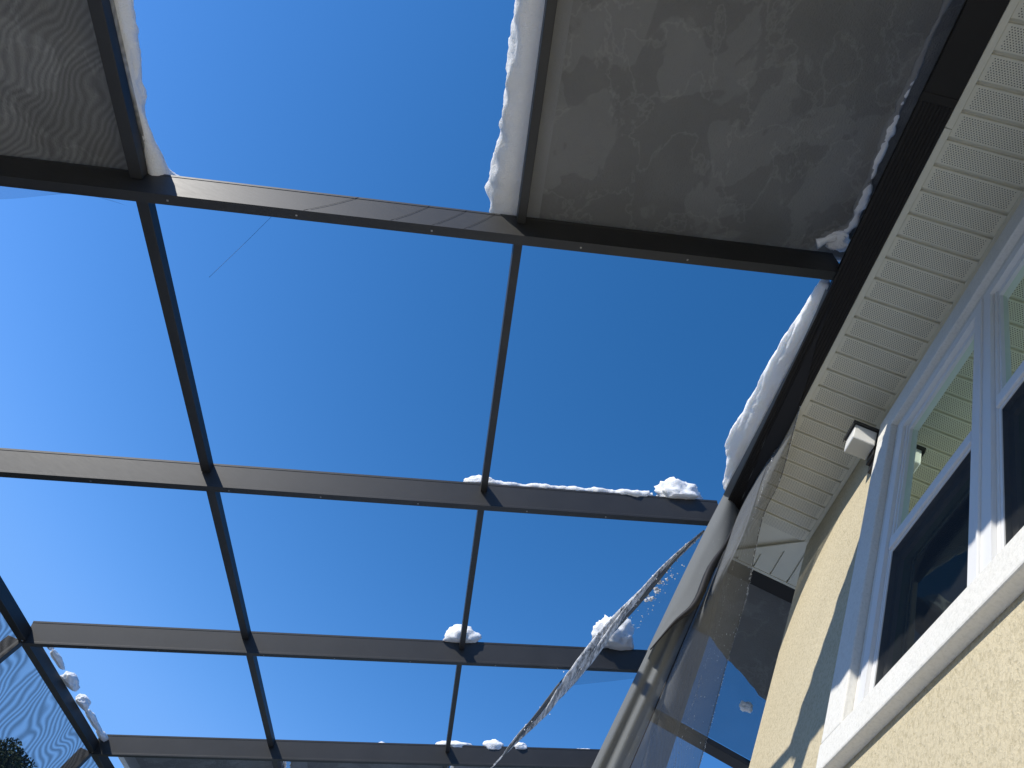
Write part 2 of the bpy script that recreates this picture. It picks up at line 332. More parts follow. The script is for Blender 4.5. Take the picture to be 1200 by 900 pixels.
# ------------------------------------------------------------------ house
XW, YC, ZS = 0.768, 3.79, 3.87              # wall plane, far corner, soffit level
house = empty('house', (3.5, -0.5, -1.6), 'beige stucco two storey house with perforated soffit, dark gutter and white trimmed windows', 'house')
wy0, wy1, wz0, wz1 = 0.70, 2.30, 1.60, 3.40  # window opening
ylo, zlo, zhi = -7.0, -1.6, ZS + 0.05
ys = [ylo, wy0, wy1, YC]; zs = [zlo, wz0, wz1, zhi]
V, F = [], []
for i in range(3):
    for j in range(3):
        if i == 1 and j == 1: continue
        n = len(V); V += [(XW, ys[i], zs[j]), (XW, ys[i + 1], zs[j]), (XW, ys[i + 1], zs[j + 1]), (XW, ys[i], zs[j + 1])]; F.append((n, n + 1, n + 2, n + 3))
for (a, b_) in (((wy0, wz0), (wy1, wz0)), ((wy1, wz0), (wy1, wz1)), ((wy1, wz1), (wy0, wz1)), ((wy0, wz1), (wy0, wz0))):
    n = len(V); V += [(XW, *a), (XW, *b_), (XW + 0.16, *b_), (XW + 0.16, *a)]; F.append((n, n + 1, n + 2, n + 3))
n = len(V); V += [(XW, YC, zlo), (7, YC, zlo), (7, YC, zhi), (XW, YC, zhi)]; F.append((n, n + 1, n + 2, n + 3))
wall = obj('wall', V, F, M['stucco'], house)
bmx = bmesh.new(); bmx.from_mesh(wall.data); bmesh.ops.remove_doubles(bmx, verts=bmx.verts, dist=1e-4); bmesh.ops.recalc_face_normals(bmx, faces=bmx.faces); bmx.to_mesh(wall.data); bmx.free()
room = box('room', (XW + 0.17, 4.0), (wy0 - 1.5, wy1 + 0.9), (0.6, 3.75), M['room'], house, bevel=0)
bm = bmesh.new(); bm.from_mesh(room.data); bmesh.ops.delete(bm, geom=[f_ for f_ in bm.faces if abs(f_.calc_center_median().x - min(v.co.x for v in bm.verts)) < 1e-4], context='FACES'); bm.to_mesh(room.data); bm.free()
# soffit
sof = box('soffit', (0.335, XW), (ylo, 4.24), (ZS + 0.017, ZS + 0.03), M['soffit'], house, bevel=0)
PITCH = 0.1258; G0 = 1.785
pm = None
k = 0
x0, x1 = 0.350, 0.745
def panel_mesh(nm, hw):
    # a hollow-back plank with rolled lips beside each joint
    prof = [(-hw, 0.016), (-hw + 0.002, 0.002), (-hw + 0.005, 0.0), (hw - 0.005, 0.0), (hw - 0.002, 0.002), (hw, 0.016)]
    L = (x1 - x0) / 2 + 0.02; V = [(s * L, y, z) for s in (-1, 1) for (y, z) in prof]
    F = [(i, i + 1, i + 7, i + 6) for i in range(5)] + [(0, 6, 11, 5)] + [tuple(range(6)), tuple(range(6, 12))]
    me = bpy.data.meshes.new(nm); me.from_pydata(V, [], F); bm = bmesh.new(); bm.from_mesh(me); bmesh.ops.recalc_face_normals(bm, faces=bm.faces); bm.to_mesh(me); bm.free()
    me.materials.append(M['perf']); return me
pm = panel_mesh('soffit_panel', PITCH / 2 - 0.0062)
for k in range(-58, 16):
    yc = G0 + PITCH * (k + 0.5)
    if yc < ylo + 0.1 or yc > 3.86: continue
    p = bpy.data.objects.new('soffit_panel', pm); C.objects.link(p); p.parent = sof
    p.location = Vector(((x0 + x1) / 2, yc, ZS + 0.0005 + CZ)) - WL[sof]
# soffit panels round the corner run the other way
sof2 = box('soffit', (XW, 7.0), (YC, 4.24), (ZS + 0.0175, ZS + 0.031), M['soffit'], house, bevel=0)
for k in range(-1, 26):
    xc = 0.60 + PITCH * k
    lo_y = max(YC - 0.02, 4.21 - (xc - 0.345) * 1.0) if xc < XW else YC - 0.0
    hw = PITCH / 2 - 0.005
    if xc < XW + 0.05:
        a, b_ = 4.235 - (xc - hw - 0.345) * 1.06, 4.235 - (xc + hw - 0.345) * 1.06
        a, b_ = max(a, YC), max(b_, YC)
    else: a = b_ = YC
    V = [(xc - hw, a, ZS - 0.004), (xc + hw, b_, ZS - 0.004), (xc + hw, 4.235, ZS - 0.004), (xc - hw, 4.235, ZS - 0.004)]
    V += [(v[0], v[1], ZS + 0.0165) for v in V]
    obj('soffit_panel', V, [(0, 1, 2, 3), (0, 1, 5, 4), (1, 2, 6, 5), (2, 3, 7, 6), (3, 0, 4, 7)], M['soffit'], sof2)
# mitre strip across the corner
d = Vector((0.318 - XW, 4.25 - (YC + 0.0), 0)).normalized(); nrm = Vector((-d.y, d.x, 0)); O = Vector((XW + 0.0, YC + 0.0, ZS - 0.012))
fbox('mitre_strip', O, (d, nrm, Z), ((-0.03, 0.60), (-0.030, 0.030), (0, 0.009)), M['soffit'], house, bevel=0.002)
# edge trims: fascia channel outside, wall channel inside
for i in range(3):
    a, b_ = [(-7.0, 0.985), (0.988, 3.3), (3.303, 4.262)][i]
    box('fascia_trim', (0.3195, 0.352), (a, b_), (ZS - 0.008, ZS + 0.012), M['soffit'], house)
box('fascia', (0.3205, 0.335), (-7.0, 4.25), (ZS + 0.0125, ZS + 0.20), M['soffit'], house)
box('wall_trim', (0.743, XW - 0.001), (-7.0, 3.80), (ZS - 0.010, ZS + 0.004), M['soffit'], house)
box('wall_trim', (XW - 0.0005, 7.0), (YC + 0.001, YC + 0.022), (ZS - 0.012, ZS + 0.004), M['soffit'], house)
box('fascia_trim', (0.3535, 7.0), (4.236, 4.262), (ZS - 0.009, ZS + 0.012), M['soffit'], house)
# gutter with ribbed sole
def gutter(name, y0, y1, z0=ZS - 0.012, rib=True, xa=0.172, xb=0.3185):
    n = 9; prof = []
    for i in range(n + 1):
        xx = xa + (xb - xa) * i / n
        if rib and 0 < i < n: prof += [(xx - 0.004, z0), (xx - 0.002, z0 + 0.004), (xx + 0.002, z0 + 0.004), (xx + 0.004, z0)]
        else: prof += [(xx, z0)]
    prof += [(xb, z0 + 0.16), (xb - 0.006, z0 + 0.16), (xb - 0.006, z0 + 0.012), (xa + 0.006, z0 + 0.012), (xa + 0.006, z0 + 0.175), (xa, z0 + 0.175), (xa, z0 + 0.11), (xa - 0.006, z0 + 0.10), (xa - 0.006, z0 + 0.05), (xa, z0 + 0.04)]
    q = len(prof); V = [(p[0], yy, p[1]) for yy in (y0, y1) for p in prof]
    F = [(i, (i + 1) % q, q + (i + 1) % q, q + i) for i in range(q)]
    F += [tuple(range(q)), tuple(range(q, 2 * q))]
    return obj(name, V, F, M['gutter'], house)
gutter('gutter', 0.90, 4.42)
gutter('gutter', -7.0, 0.898, rib=False)
box('gutter_sleeve', (0.166, 0.3175), (0.86, 0.90), (ZS - 0.0165, ZS - 0.0125), M['gutter'], house)
V = boxv((0.322, 7.0), (4.264, 4.42), (ZS - 0.010, ZS + 0.16))
gg = obj('gutter', V, BF, M['gutter'], house, bevel=0.004)
# roof slope above the eaves
V = [(0.22, -7, ZS + 0.22), (0.22, 4.36, ZS + 0.22), (7, 4.36, ZS + 3.2), (7, -7, ZS + 3.2)]; V += [(v[0], v[1], v[2] + 0.06) for v in V]
obj('roof', V, [(0, 1, 2, 3), (4, 5, 6, 7), (0, 1, 5, 4), (1, 2, 6, 5), (2, 3, 7, 6), (3, 0, 4, 7)], M['shingle'], house)
# raised stucco surround
XT = XW - 0.046
def trim_piece(y0, y1, z0, z1, xt=XT, nm='window_trim'): return box(nm, (xt, XW + 0.001), (y0, y1), (z0, z1), M['stucco_white'], house, bevel=0.006)
trim_piece(0.30, 2.515, 3.475, 3.675)        # head
trim_piece(2.340, 2.515, 1.652, 3.4735)      # far jamb
trim_piece(0.30, 0.60, 1.652, 3.4735)        # near jamb
box('window_sill', (XT - 0.002, XW + 0.001), (0.30, 2.517), (1.525, 1.650), M['stucco_white'], house, bevel=0.007)
# windows: two single-hung units either side of a mullion
def window(y0, y1, first):
    fr = 0.055
    xf = XW - 0.022
    V, F = join([(boxv((xf, XW + 0.07), (y0, y0 + fr), (1.62, 3.40)), BF), (boxv((xf, XW + 0.07), (y1 - fr, y1), (1.62, 3.40)), BF),
                 (boxv((xf, XW + 0.07), (y0 + fr, y1 - fr), (3.335, 3.40)), BF), (boxv((xf, XW + 0.07), (y0 + fr, y1 - fr), (1.62, 1.66)), BF)])
    wdw = obj('window', V, F, M['vinyl'], house)
    a, b_ = y0 + fr + 0.001, y1 - fr - 0.001
    # stepped stops
    for (q0, q1) in ((a, a + 0.016), (b_ - 0.016, b_)):
        box('window_stop', (xf + 0.014, xf + 0.05), (q0, q1), (1.661, 3.334), M['vinyl'], wdw, bevel=0.002)
    a2, b2 = a + 0.0165, b_ - 0.0165
    def sash(z0, z1, x, nm, s, top, bot):
        V, F = join([(boxv((x, x + 0.03), (a2, a2 + s), (z0, z1)), BF), (boxv((x, x + 0.03), (b2 - s, b2), (z0, z1)), BF),
                     (boxv((x, x + 0.03), (a2 + s, b2 - s), (z1 - top, z1)), BF), (boxv((x, x + 0.03), (a2 + s, b2 - s), (z0, z0 + bot)), BF)])
        return obj(nm, V, F, M['vinyl'], wdw)
    sash(2.43, 3.333, xf + 0.022, 'upper_sash', 0.012, 0.045, 0.058)
    sash(1.662, 2.4285, xf + 0.045, 'lower_sash', 0.030, 0.05, 0.035)
    box('meeting_rail', (xf + 0.006, xf + 0.021), (a2, b2), (2.425, 2.489), M['vinyl'], wdw, bevel=0.003)
    obj('pane', [(xf + 0.036, a2 + 0.012, 2.488), (xf + 0.036, b2 - 0.012, 2.488), (xf + 0.036, b2 - 0.012, 3.288), (xf + 0.036, a2 + 0.012, 3.288)], [(0, 1, 2, 3)], M['glass'], wdw)
    obj('pane', [(xf + 0.06, a2 + 0.03, 1.697), (xf + 0.06, b2 - 0.03, 1.697), (xf + 0.06, b2 - 0.03, 2.379), (xf + 0.06, a2 + 0.03, 2.379)], [(0, 1, 2, 3)], M['glass'], wdw)
    V, F = join([(boxv((xf + 0.016, xf + 0.024), (a2 + 0.001, a2 + 0.014), (1.664, 2.423)), BF), (boxv((xf + 0.016, xf + 0.024), (b2 - 0.014, b2 - 0.001), (1.664, 2.423)), BF),
                 (boxv((xf + 0.016, xf + 0.024), (a2 + 0.014, b2 - 0.014), (2.409, 2.423)), BF), (boxv((xf + 0.016, xf + 0.024), (a2 + 0.014, b2 - 0.014), (1.664, 1.678)), BF)])
    s = obj('screen_frame', V, F, M['vinyl'], wdw)
    obj('insect_screen', [(xf + 0.020, a2 + 0.013, 1.677), (xf + 0.020, b2 - 0.013, 1.677), (xf + 0.020, b2 - 0.013, 2.41), (xf + 0.020, a2 + 0.013, 2.41)], [(0, 1, 2, 3)], M['insect'], wdw)
    return wdw
w1 = window(1.508, 2.286, True); tag(w1, 'white framed window nearer the wall light')
w2 = window(0.716, 1.4945, False); tag(w2, 'white framed window cut by the right edge')
box('mullion', (XW - 0.030, XW + 0.06), (1.4955, 1.507), (1.655, 3.40), M['vinyl'], house, bevel=0.002)
for (a, b_, c, d_) in ((2.287, 2.338, 1.652, 3.4735), (0.602, 0.715, 1.652, 3.4735), (0.716, 2.286, 3.4015, 3.4735)):
    box('window_return', (XW - 0.014, XW + 0.02), (a, b_), (c, d_), M['stucco_white'], house, bevel=0.002)

# ------------------------------------------------------------------ screen enclosure frame
S, T = 0.5793, 0.0303                       # roof fall and the frame's slight skew to the wall
e1 = Vector((1, T, S)).normalized(); e2 = Vector((-T, 1, 0)).normalized(); e3 = e1.cross(e2).normalized()
if e3.z < 0: e3 = -e3
ZB0 = 3.87 - S * 0.178                      # height of the beams' soles over x = 0
def roofp(x, y, off=0.0): return Vector((x, y, ZB0 + S * x)) + Vector((-0.501, 0, 0.865)) * off
cage = empty('pool_enclosure', (-2.2, 2.0, -1.6), 'dark bronze aluminium pool enclosure frame with sloping roof and torn screens', 'screen enclosure')
AN = [-6.95, -4.78, -2.58, -0.385, 1.815, 3.960, 6.163, 8.405, 10.6]   # near sole edge of each beam over x = 0
BW, BD = 0.055, 0.205
for a in AN:
    xr = 0.215 if a < 4.0 else 0.30
    O = Vector((0, a, ZB0))
    # the beam has a shallow lip along top and foot of each side, like the extruded profile
    q = [(0, 0), (BW, 0), (BW, 0.016), (BW - 0.002, 0.019), (BW - 0.002, BD - 0.019), (BW, BD - 0.016), (BW, BD), (0, BD), (0, BD - 0.016), (0.002, BD - 0.019), (0.002, 0.019), (0, 0.016)]
    V = [O + e1 * (xx / e1.x) + e2 * p[0] + e3 * p[1] for xx in (-4.545, xr) for p in q]; n = len(q)
    F = [(i, (i + 1) % n, n + (i + 1) % n, n + i) for i in range(n)] + [tuple(range(n)), tuple(range(n, 2 * n))]
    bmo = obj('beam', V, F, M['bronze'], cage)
    # self-tapping screws along the sole
    if 1.5 < a < 7:
        for xx in (-4.1, -3.6, -2.83, -2.3, -1.72, -1.05, -0.55):
            c = O + e1 * (xx / e1.x) + e2 * 0.03 - e3 * 0.003
            fbox('screw', c, (e1, e2, e3), ((-0.005, 0.005), (-0.005, 0.005), (0, 0.004)), M['steel'], bmo, bevel=0.0015)
PUR = [(-3.048, 0.060), (-1.383, 0.046)]
PB = 0.122
for i in range(len(AN) - 1):
    for (xc, wd) in PUR:
        y0 = AN[i] + BW + T * xc + 0.001; y1 = AN[i + 1] + T * xc - 0.0005
        O = roofp(xc, 0, PB); O = Vector((O.x, 0, O.z)); O = roofp(xc + 0.501 * PB, 0, PB)
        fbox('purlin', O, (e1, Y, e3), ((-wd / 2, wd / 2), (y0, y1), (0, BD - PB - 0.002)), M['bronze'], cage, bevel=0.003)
    y0 = AN[i] + BW + T * -4.55 + 0.001; y1 = AN[i + 1] + T * -4.55 - 0.0005
    O = roofp(-4.555, 0, 0.02)
    fbox('eave_beam', O, (e1, Y, e3), ((-0.03, 0.035), (y0, y1), (0, 0.11)), M['bronze'], cage, bevel=0.003)
for a in AN:
    yy = a + T * -4.6
    V = [(-4.70, yy, -1.6), (-4.56, yy, -1.6), (-4.56, yy + BW, -1.6), (-4.70, yy + BW, -1.6)]
    zt = ZB0 + S * -4.6
    V += [(-4.70, yy, zt + 0.02), (-4.56, yy, zt + 0.045), (-4.56, yy + BW, zt + 0.045), (-4.70, yy + BW, zt + 0.02)]
    po = obj('post', V, [(0, 1, 2, 3), (4, 5, 6, 7), (0, 1, 5, 4), (1, 2, 6, 5), (2, 3, 7, 6), (3, 0, 4, 7)], M['bronze'], cage, bevel=0.003)
    gus = [(-4.70, yy - 0.003, zt - 0.02), (-4.52, yy - 0.003, zt + 0.06), (-4.44, yy - 0.003, zt + 0.11), (-4.50, yy - 0.003, zt + 0.19), (-4.70, yy - 0.003, zt + 0.10)]
for i in range(len(AN) - 1):                 # side wall: chair rail and screens
    y0, y1 = AN[i] + BW - 0.139, AN[i + 1] - 0.14
    box('chair_rail', (-4.655, -4.605), (y0 + 0.001, y1 - 0.001), (-0.75, -0.70), M['bronze'], cage)
    box('sole_plate', (-4.655, -4.605), (y0 + 0.001, y1 - 0.001), (-1.599, -1.55), M['bronze'], cage)
    sheet('screen_panel', [[(-4.63, y0, -0.7), (-4.63, y1, -0.7)], [(-4.61, y0, 0.2), (-4.61, y1, 0.2)], [(-4.59, y0, 1.16), (-4.59, y1, 1.16)]], 8, 8, M['screen_wall'], cage, wob=0.03, wf=1.3)
    sheet('screen_panel', [[(-4.63, y0, -1.55), (-4.63, y1, -1.55)], [(-4.63, y0, -0.75), (-4.63, y1, -0.75)]], 2, 2, M['screen_wall'], cage)
# ridge member that carries the roof on past the house corner, and the lower roof beside it
box('ridge_beam', (0.172, 0.30), (4.43, 10.65), (ZB0 + 0.02, ZB0 + 0.32), M['bronze'], cage)
s2 = 0.5793; h1 = Vector((1, 0, 0)); h2 = Vector((0, 1, -s2)).normalized(); h3 = Vector((0, s2, 1)).normalized()
def hipp(x, y, off=0.0): return Vector((x, y, 3.95 - s2 * (y - 4.35))) + h3 * off
for yy in (5.62, 7.1):
    fbox('purlin', hipp(0.31, yy), (h1, h2, h3), ((0, 6.2), (0, 0.085), (0, 0.08)), M['bronze'], cage, bevel=0.003)
for xx in (2.6, 5.0):
    fbox('beam', hipp(xx, 4.43, -0.1), (h1, h2, h3), ((0, BW), (0, 4.6), (0, BD)), M['bronze'], cage, bevel=0.003)

# screens still in place under the snow, and the snow on them
def roof_panel(x0, x1, y0, y1, m, sag, seed):
    def r(x): return [roofp(x, y0 + (y1 - y0) * t_ / 6, BD + 0.003 - sag * (16 * ((x - x0) / (x1 - x0)) * (1 - (x - x0) / (x1 - x0)) * (t_ / 6) * (1 - t_ / 6))) for t_ in range(7)]
    return sheet('screen_panel', [r(x0 + (x1 - x0) * i / 6) for i in range(7)], 24, 24, m, cage, wob=0.004, wf=5, seed=seed)
def slab(label, x0, x1, y0, y1, th, sag, seed, over=(0, 0, 0, 0)):
    O = roofp(0, 0, BD + 0.030); k_ = 1 / e1.x
    ob = snow_box('snow_slab', O, (Vector((1, 0, S)).normalized(), Y, Vector((-0.501, 0, 0.865))), (((x0 - over[0] + 0.5 * (BD + 0.030)) * k_, (x1 + over[1] + 0.5 * (BD + 0.030)) * k_), (y0 - over[2], y1 + over[3]), (0, th)), (60, 120, 8), min(0.09, th * 0.48), 0.035, M['snow'], lf=2.0, hf=12.0, hamp=0.7, seed=seed, sag=0.0, edge=0.05, under=M['snow_icy'])
    tag(ob, label, 'snow', 'snow lying on the enclosure roof'); return ob
XP1, XP2 = -3.048, -1.383
for (i, nm) in ((3, 'wide snow slab on the roof screen beside the gutter, seen from below'),):
    roof_panel(XP2 + 0.08, 0.345, AN[3] + 0.03, AN[4] + 0.045, M['screen'], 0.012, 1)
slab('wide snow slab on the roof screen beside the gutter, upper right', XP2, 0.27, AN[3] - 0.3, AN[4] + 0.09, 0.24, 0.0, 3, (0.18, 0.0, 0.0, 0.0))
roof_panel(XP2 + 0.08, 0.345, AN[2] + 0.03, AN[3] + 0.03, M['screen'], 0.012, 2)
roof_panel(-4.48, XP1 + 0.10, AN[3] + 0.03, AN[4] - 0.05, M['screen_wave'], 0.012, 4)
slab('snow slab on the darkened corner screen at upper left', -4.55, XP1, AN[3] - 0.3, AN[4] - 0.02, 0.13, 0.0, 5, (0, 0.0, 0, 0))
for ci, (xa, xb) in enumerate(((-4.55, XP1), (XP1, XP2), (XP2, 0.16))):
    roof_panel(xa + 0.10, xb + 0.11, AN[7] + 0.05, AN[8] - 0.05, M['screen'], 0.012, 6 + ci)
    slab(('snow slab on the farthest roof bay, left end by the eave', 'snow slab on the farthest roof bay, middle', 'snow slab on the farthest roof bay, right end behind the hanging screen')[ci], xa + (-0.12 if ci == 0 else 0.03), xb - 0.01, AN[7] + 0.30, AN[8] - 0.05, 0.09, 0.0, 8 + ci)
# low roof beyond the corner
sheet('screen_panel', [[hipp(x, 4.43 + 1.19 * t_ / 4, 0.085) for t_ in range(5)] for x in (0.33, 1.0, 2.0, 3.2)], 12, 8, M['screen'], cage)
V, F = [], []
nu, nv = 60, 24
for lay in range(2):
    for j in range(nv + 1):
        for i in range(nu + 1):
            x = 0.34 + 2.8 * i / nu
            ye = 5.02 + 0.16 * min(max((x - 0.62) / 0.4, -0.4), 1.0) + 0.05 * noise.noise(Vector((x * 3, 0, 1))) + 0.02 * noise.noise(Vector((x * 13, 0, 1)))
            yy = 4.44 + (ye - 4.44) * j / nv
            t_ = 0.16 * min(1.0, ((nv - j) / nv) * 7 + 0.05) ** 0.5 if lay else 0.0
            V.append(hipp(x, yy, 0.095 + t_ + (0.03 * noise.noise(Vector((x * 4, yy * 4, 2))) if lay else 0.004 * noise.noise(Vector((x * 9, yy * 9, 0))))))
A = (nu + 1) * (nv + 1)
for lay in range(2): F += [(lay * A + j * (nu + 1) + i, lay * A + j * (nu + 1) + i + 1, lay * A + (j + 1) * (nu + 1) + i + 1, lay * A + (j + 1) * (nu + 1) + i) for j in range(nv) for i in range(nu)]
F += [(j * (nu + 1) + i, j * (nu + 1) + i + 1, A + j * (nu + 1) + i + 1, A + j * (nu + 1) + i) for j in (0, nv) for i in range(nu)]
F += [(j * (nu + 1) + i, (j + 1) * (nu + 1) + i, A + (j + 1) * (nu + 1) + i, A + j * (nu + 1) + i) for j in range(nv) for i in (0, nu)]
ob = obj('snow_slab', V, F, M['snow'], smooth=True); ob.data.materials.append(M['snow_icy'])
for p in ob.data.polygons:
    if p.normal.dot(h3) < -0.86: p.material_index = 1
tag(ob, 'snow slab with a curved edge on the low roof past the house corner', 'snow', 'snow lying on the enclosure roof')

# ------------------------------------------------------------------ loose snow
SN = M['snow']
def sn(o_, label): return tag(o_, label, 'snow', 'loose snow on the frame')
rd = [(0.133, 0.30, 4.04), (0.131, 0.485, 4.041), (0.129, 0.624, 4.038), (0.133, 0.789, 4.041), (0.131, 0.946, 4.038), (0.137, 1.134, 4.041), (0.150, 1.312, 4.049), (0.160, 1.502, 4.052), (0.168, 1.627, 4.058), (0.125, 1.711, 4.033), (0.035, 1.774, 3.984)]
rd = [tuple(Vector(p) + Vector((-0.501, 0, 0.865)) * 0.052) for p in rd]
sn(tube('snow_ridge', rd, lambda s: 0.012 + 0.016 * s, SN, n=90, k=10, lump=0.9, lf=14, seed=2), 'thin lumpy snow ridge along the gutter under the upper right screen')
sn(lump('snow_clump', (0.10, 1.74, 4.06), (0.08, 0.06, 0.035), SN, seed=4, sub=4), 'wedge of snow caught where the gutter meets the first beam')
sn(tube('snow_clump', [roofp(-2.975 + 0.05 * max(0, (y_ - 1.3) / 0.5), y_, BD + 0.035) for y_ in (0.9, 1.1, 1.3, 1.45, 1.6, 1.70, 1.78)], lambda s: 0.012 + 0.075 * s ** 3, SN, n=50, k=16, lump=0.25, lf=9, seed=7), 'shaded wedge of snow at the left purlin above the first beam')
# along beam 2
RX = (e1, e2, e3)
bt = lambda x, y, up=0.0: Vector((x, y, ZB0 + S * x)) + e3 * (BD + up)
sn(tube('snow_ridge', [bt(-1.33, 3.98, 0.03), bt(-1.15, 3.98, 0.022), bt(-0.9, 3.98, 0.016), bt(-0.6, 3.985, 0.02), bt(-0.42, 3.985, 0.018), bt(-0.215, 3.985, 0.022)], lambda s: 0.046 if 0.03 < s < 0.97 else 0.03, SN, n=140, k=16, lump=0.5, lf=9, seed=5, flat=0.85), 'long thin snow ridge along the top of the second beam')
sn(lump('snow_clump', bt(-1.335, 3.965, 0.035), (0.13, 0.05, 0.058), SN, ax=RX, seed=6, amp=0.22), 'rounded snow lump at the left end of the long snow ridge')
sn(lump('snow_clump', bt(-0.035, 3.985, 0.05), (0.16, 0.07, 0.12), SN, ax=RX, seed=9, amp=0.42, f=2.0), 'craggy snow clump on the second beam beside the gutter')
sn(lump('snow_clump', bt(-1.325, 6.14, 0.04), (0.16, 0.09, 0.11), SN, ax=RX, seed=12, amp=0.26), 'dome of snow where the third beam meets the right purlin')
sn(lump('snow_clump', bt(-0.06, 6.14, 0.12), (0.19, 0.14, 0.18), SN, ax=RX, seed=15, amp=0.40, f=1.9, flat=-0.7), 'big craggy snow clump on the third beam behind the rolled screen')
b4 = lambda x, up=0.0: bt(x, 8.41, up)
for i, (x, r_, h_) in enumerate(((-1.26, 0.22, 0.055), (-0.87, 0.12, 0.075), (-0.60, 0.075, 0.055), (-2.85, 0.28, 0.028))):
    sn(lump('snow_clump', b4(x, 0.0), (r_, 0.05, h_), SN, ax=RX, seed=20 + i, amp=0.25), ('low snow mound on the fourth beam at the right purlin', 'small snow mound on the fourth beam under the rolled screen', 'smallest snow mound on the fourth beam near the hanging screen', 'thin snow streak on the fourth beam at the left purlin')[i])
for i, (y, sx_, sy_, sz_) in enumerate(((6.28, 0.045, 0.12, 0.035), (6.60, 0.045, 0.16, 0.035), (7.02, 0.075, 0.14, 0.065), (7.44, 0.07, 0.10, 0.06), (7.85, 0.045, 0.26, 0.035), (8.22, 0.05, 0.18, 0.04))):
    p = roofp(-4.50, y, 0.16)
    sn(lump('snow_clump', p, (sx_, sy_, sz_), SN, seed=30 + i, amp=0.28), ('snow lump on the eave just past the third beam', 'low snow strip on the eave, second from the third beam', 'larger snow lump midway along the eave', 'snow lump on the eave, second from the fourth beam', 'long low snow strip on the eave near the fourth beam', 'snow on the eave corner at the fourth beam')[i])
for xx, up in ((-4.25, 0.005), ):
    sn(lump('snow_clump', b4(xx, up), (0.35, 0.05, 0.03), SN, ax=RX, seed=41, amp=0.2), 'thin snow tongue on the fourth beam next to the eave')
sn(lump('snow_clump', (0.939, 5.277, 3.45), (0.045, 0.045, 0.04), SN, seed=51, amp=0.5, f=1.1, flat=-2), 'single snow ball past the house corner against blue sky')
# bank of snow held in the sagging screen along the gutter
L_ = [(0.112, 1.955, 3.985), (0.100, 2.085, 3.98), (0.059, 2.396, 3.98), (0.041, 2.676, 3.98), (0.014, 3.064, 3.98), (-0.003, 3.327, 3.98), (0.10, 3.42, 3.98), (0.107, 3.689, 3.98)]
L_ = [L_[0], L_[1], L_[2], L_[3], L_[4], L_[5], (0.055, 3.46, 3.98), (0.102, 3.70, 3.98)]
R_ = [(0.168, 1.943, 3.93), (0.176, 2.07, 3.93), (0.182, 2.327, 3.93), (0.174, 2.681, 3.93), (0.166, 3.082, 3.93), (0.158, 3.3, 3.93), (0.148, 3.45, 3.93), (0.140, 3.72, 3.93)]
V, F = [], []; nv, ku = 220, 36
for j in range(nv + 1):
    a, b_ = cr(L_, j / nv), cr(R_, j / nv); mid = (a + b_) / 2; hw = (b_ - a) / 2
    up = Vector((0, 0, 1))
    for i in range(ku):
        th = 2 * math.pi * i / ku; c_, s_ = math.cos(th), math.sin(th)
        p = mid + hw * (abs(c_) ** 0.7 * (1 if c_ > 0 else -1)) + up * (0.10 * s_ if s_ > 0 else 0.022 * s_) * min(1, 0.3 + j / 10, 0.3 + (nv - j) / 10)
        q = Vector((p.x * 34, p.y * 1.1, p.z * 3)); p = p + Vector((0.3, 0, 1)) * 0.020 * noise.fractal(q, 0.7, 2.0, 5) + Vector((-1, 0, 0)) * 0.013 * noise.fractal(Vector((p.y * 4, p.z * 5, 3)), 0.8, 2.0, 4) * (1 if c_ < 0 else 0)
        V.append(p)
F = [(j * ku + i, j * ku + (i + 1) % ku, (j + 1) * ku + (i + 1) % ku, (j + 1) * ku + i) for j in range(nv) for i in range(ku)] + [tuple(range(ku)), tuple(nv * ku + i for i in range(ku))]
sn(obj('snow_bank', V, F, M['snow_soft'], smooth=True), 'long white snow bank hanging beside the gutter in the loose screen')

# ------------------------------------------------------------------ torn screens
ts = empty('torn_screen', (0.2, 3.2, 1.0), 'large grey torn roof screen hanging down from the gutter in folds', 'torn screen')
# trough under the snow bank
sheet('screen_trough', [[(0.155, 1.95, 3.90), (0.166, 2.33, 3.905), (0.160, 2.68, 3.905), (0.150, 3.08, 3.905), (0.135, 3.5, 3.905), (0.13, 3.72, 3.90)],
                        [(0.20, 1.97, 3.87), (0.214, 2.28, 3.862), (0.216, 2.64, 3.86), (0.218, 3.01, 3.86), (0.242, 3.45, 3.86), (0.272, 3.77, 3.86)]], 6, 40, M['screen_thick'], ts, wob=0.008, wf=6)
sheet('screen_fold_shade', [[(0.21, 1.98, 3.853), (0.216, 2.28, 3.85), (0.218, 2.64, 3.85), (0.222, 3.01, 3.848), (0.246, 3.45, 3.85), (0.276, 3.77, 3.85)],
                      [(0.215, 1.99, 3.85), (0.238, 2.27, 3.85), (0.289, 2.57, 3.845), (0.312, 2.94, 3.84), (0.268, 3.44, 3.845), (0.279, 3.78, 3.85)]], 6, 40, M['rubber_and_shade'], ts, wob=0.004, wf=6)  # underside of the fold, its shade put into the black colour
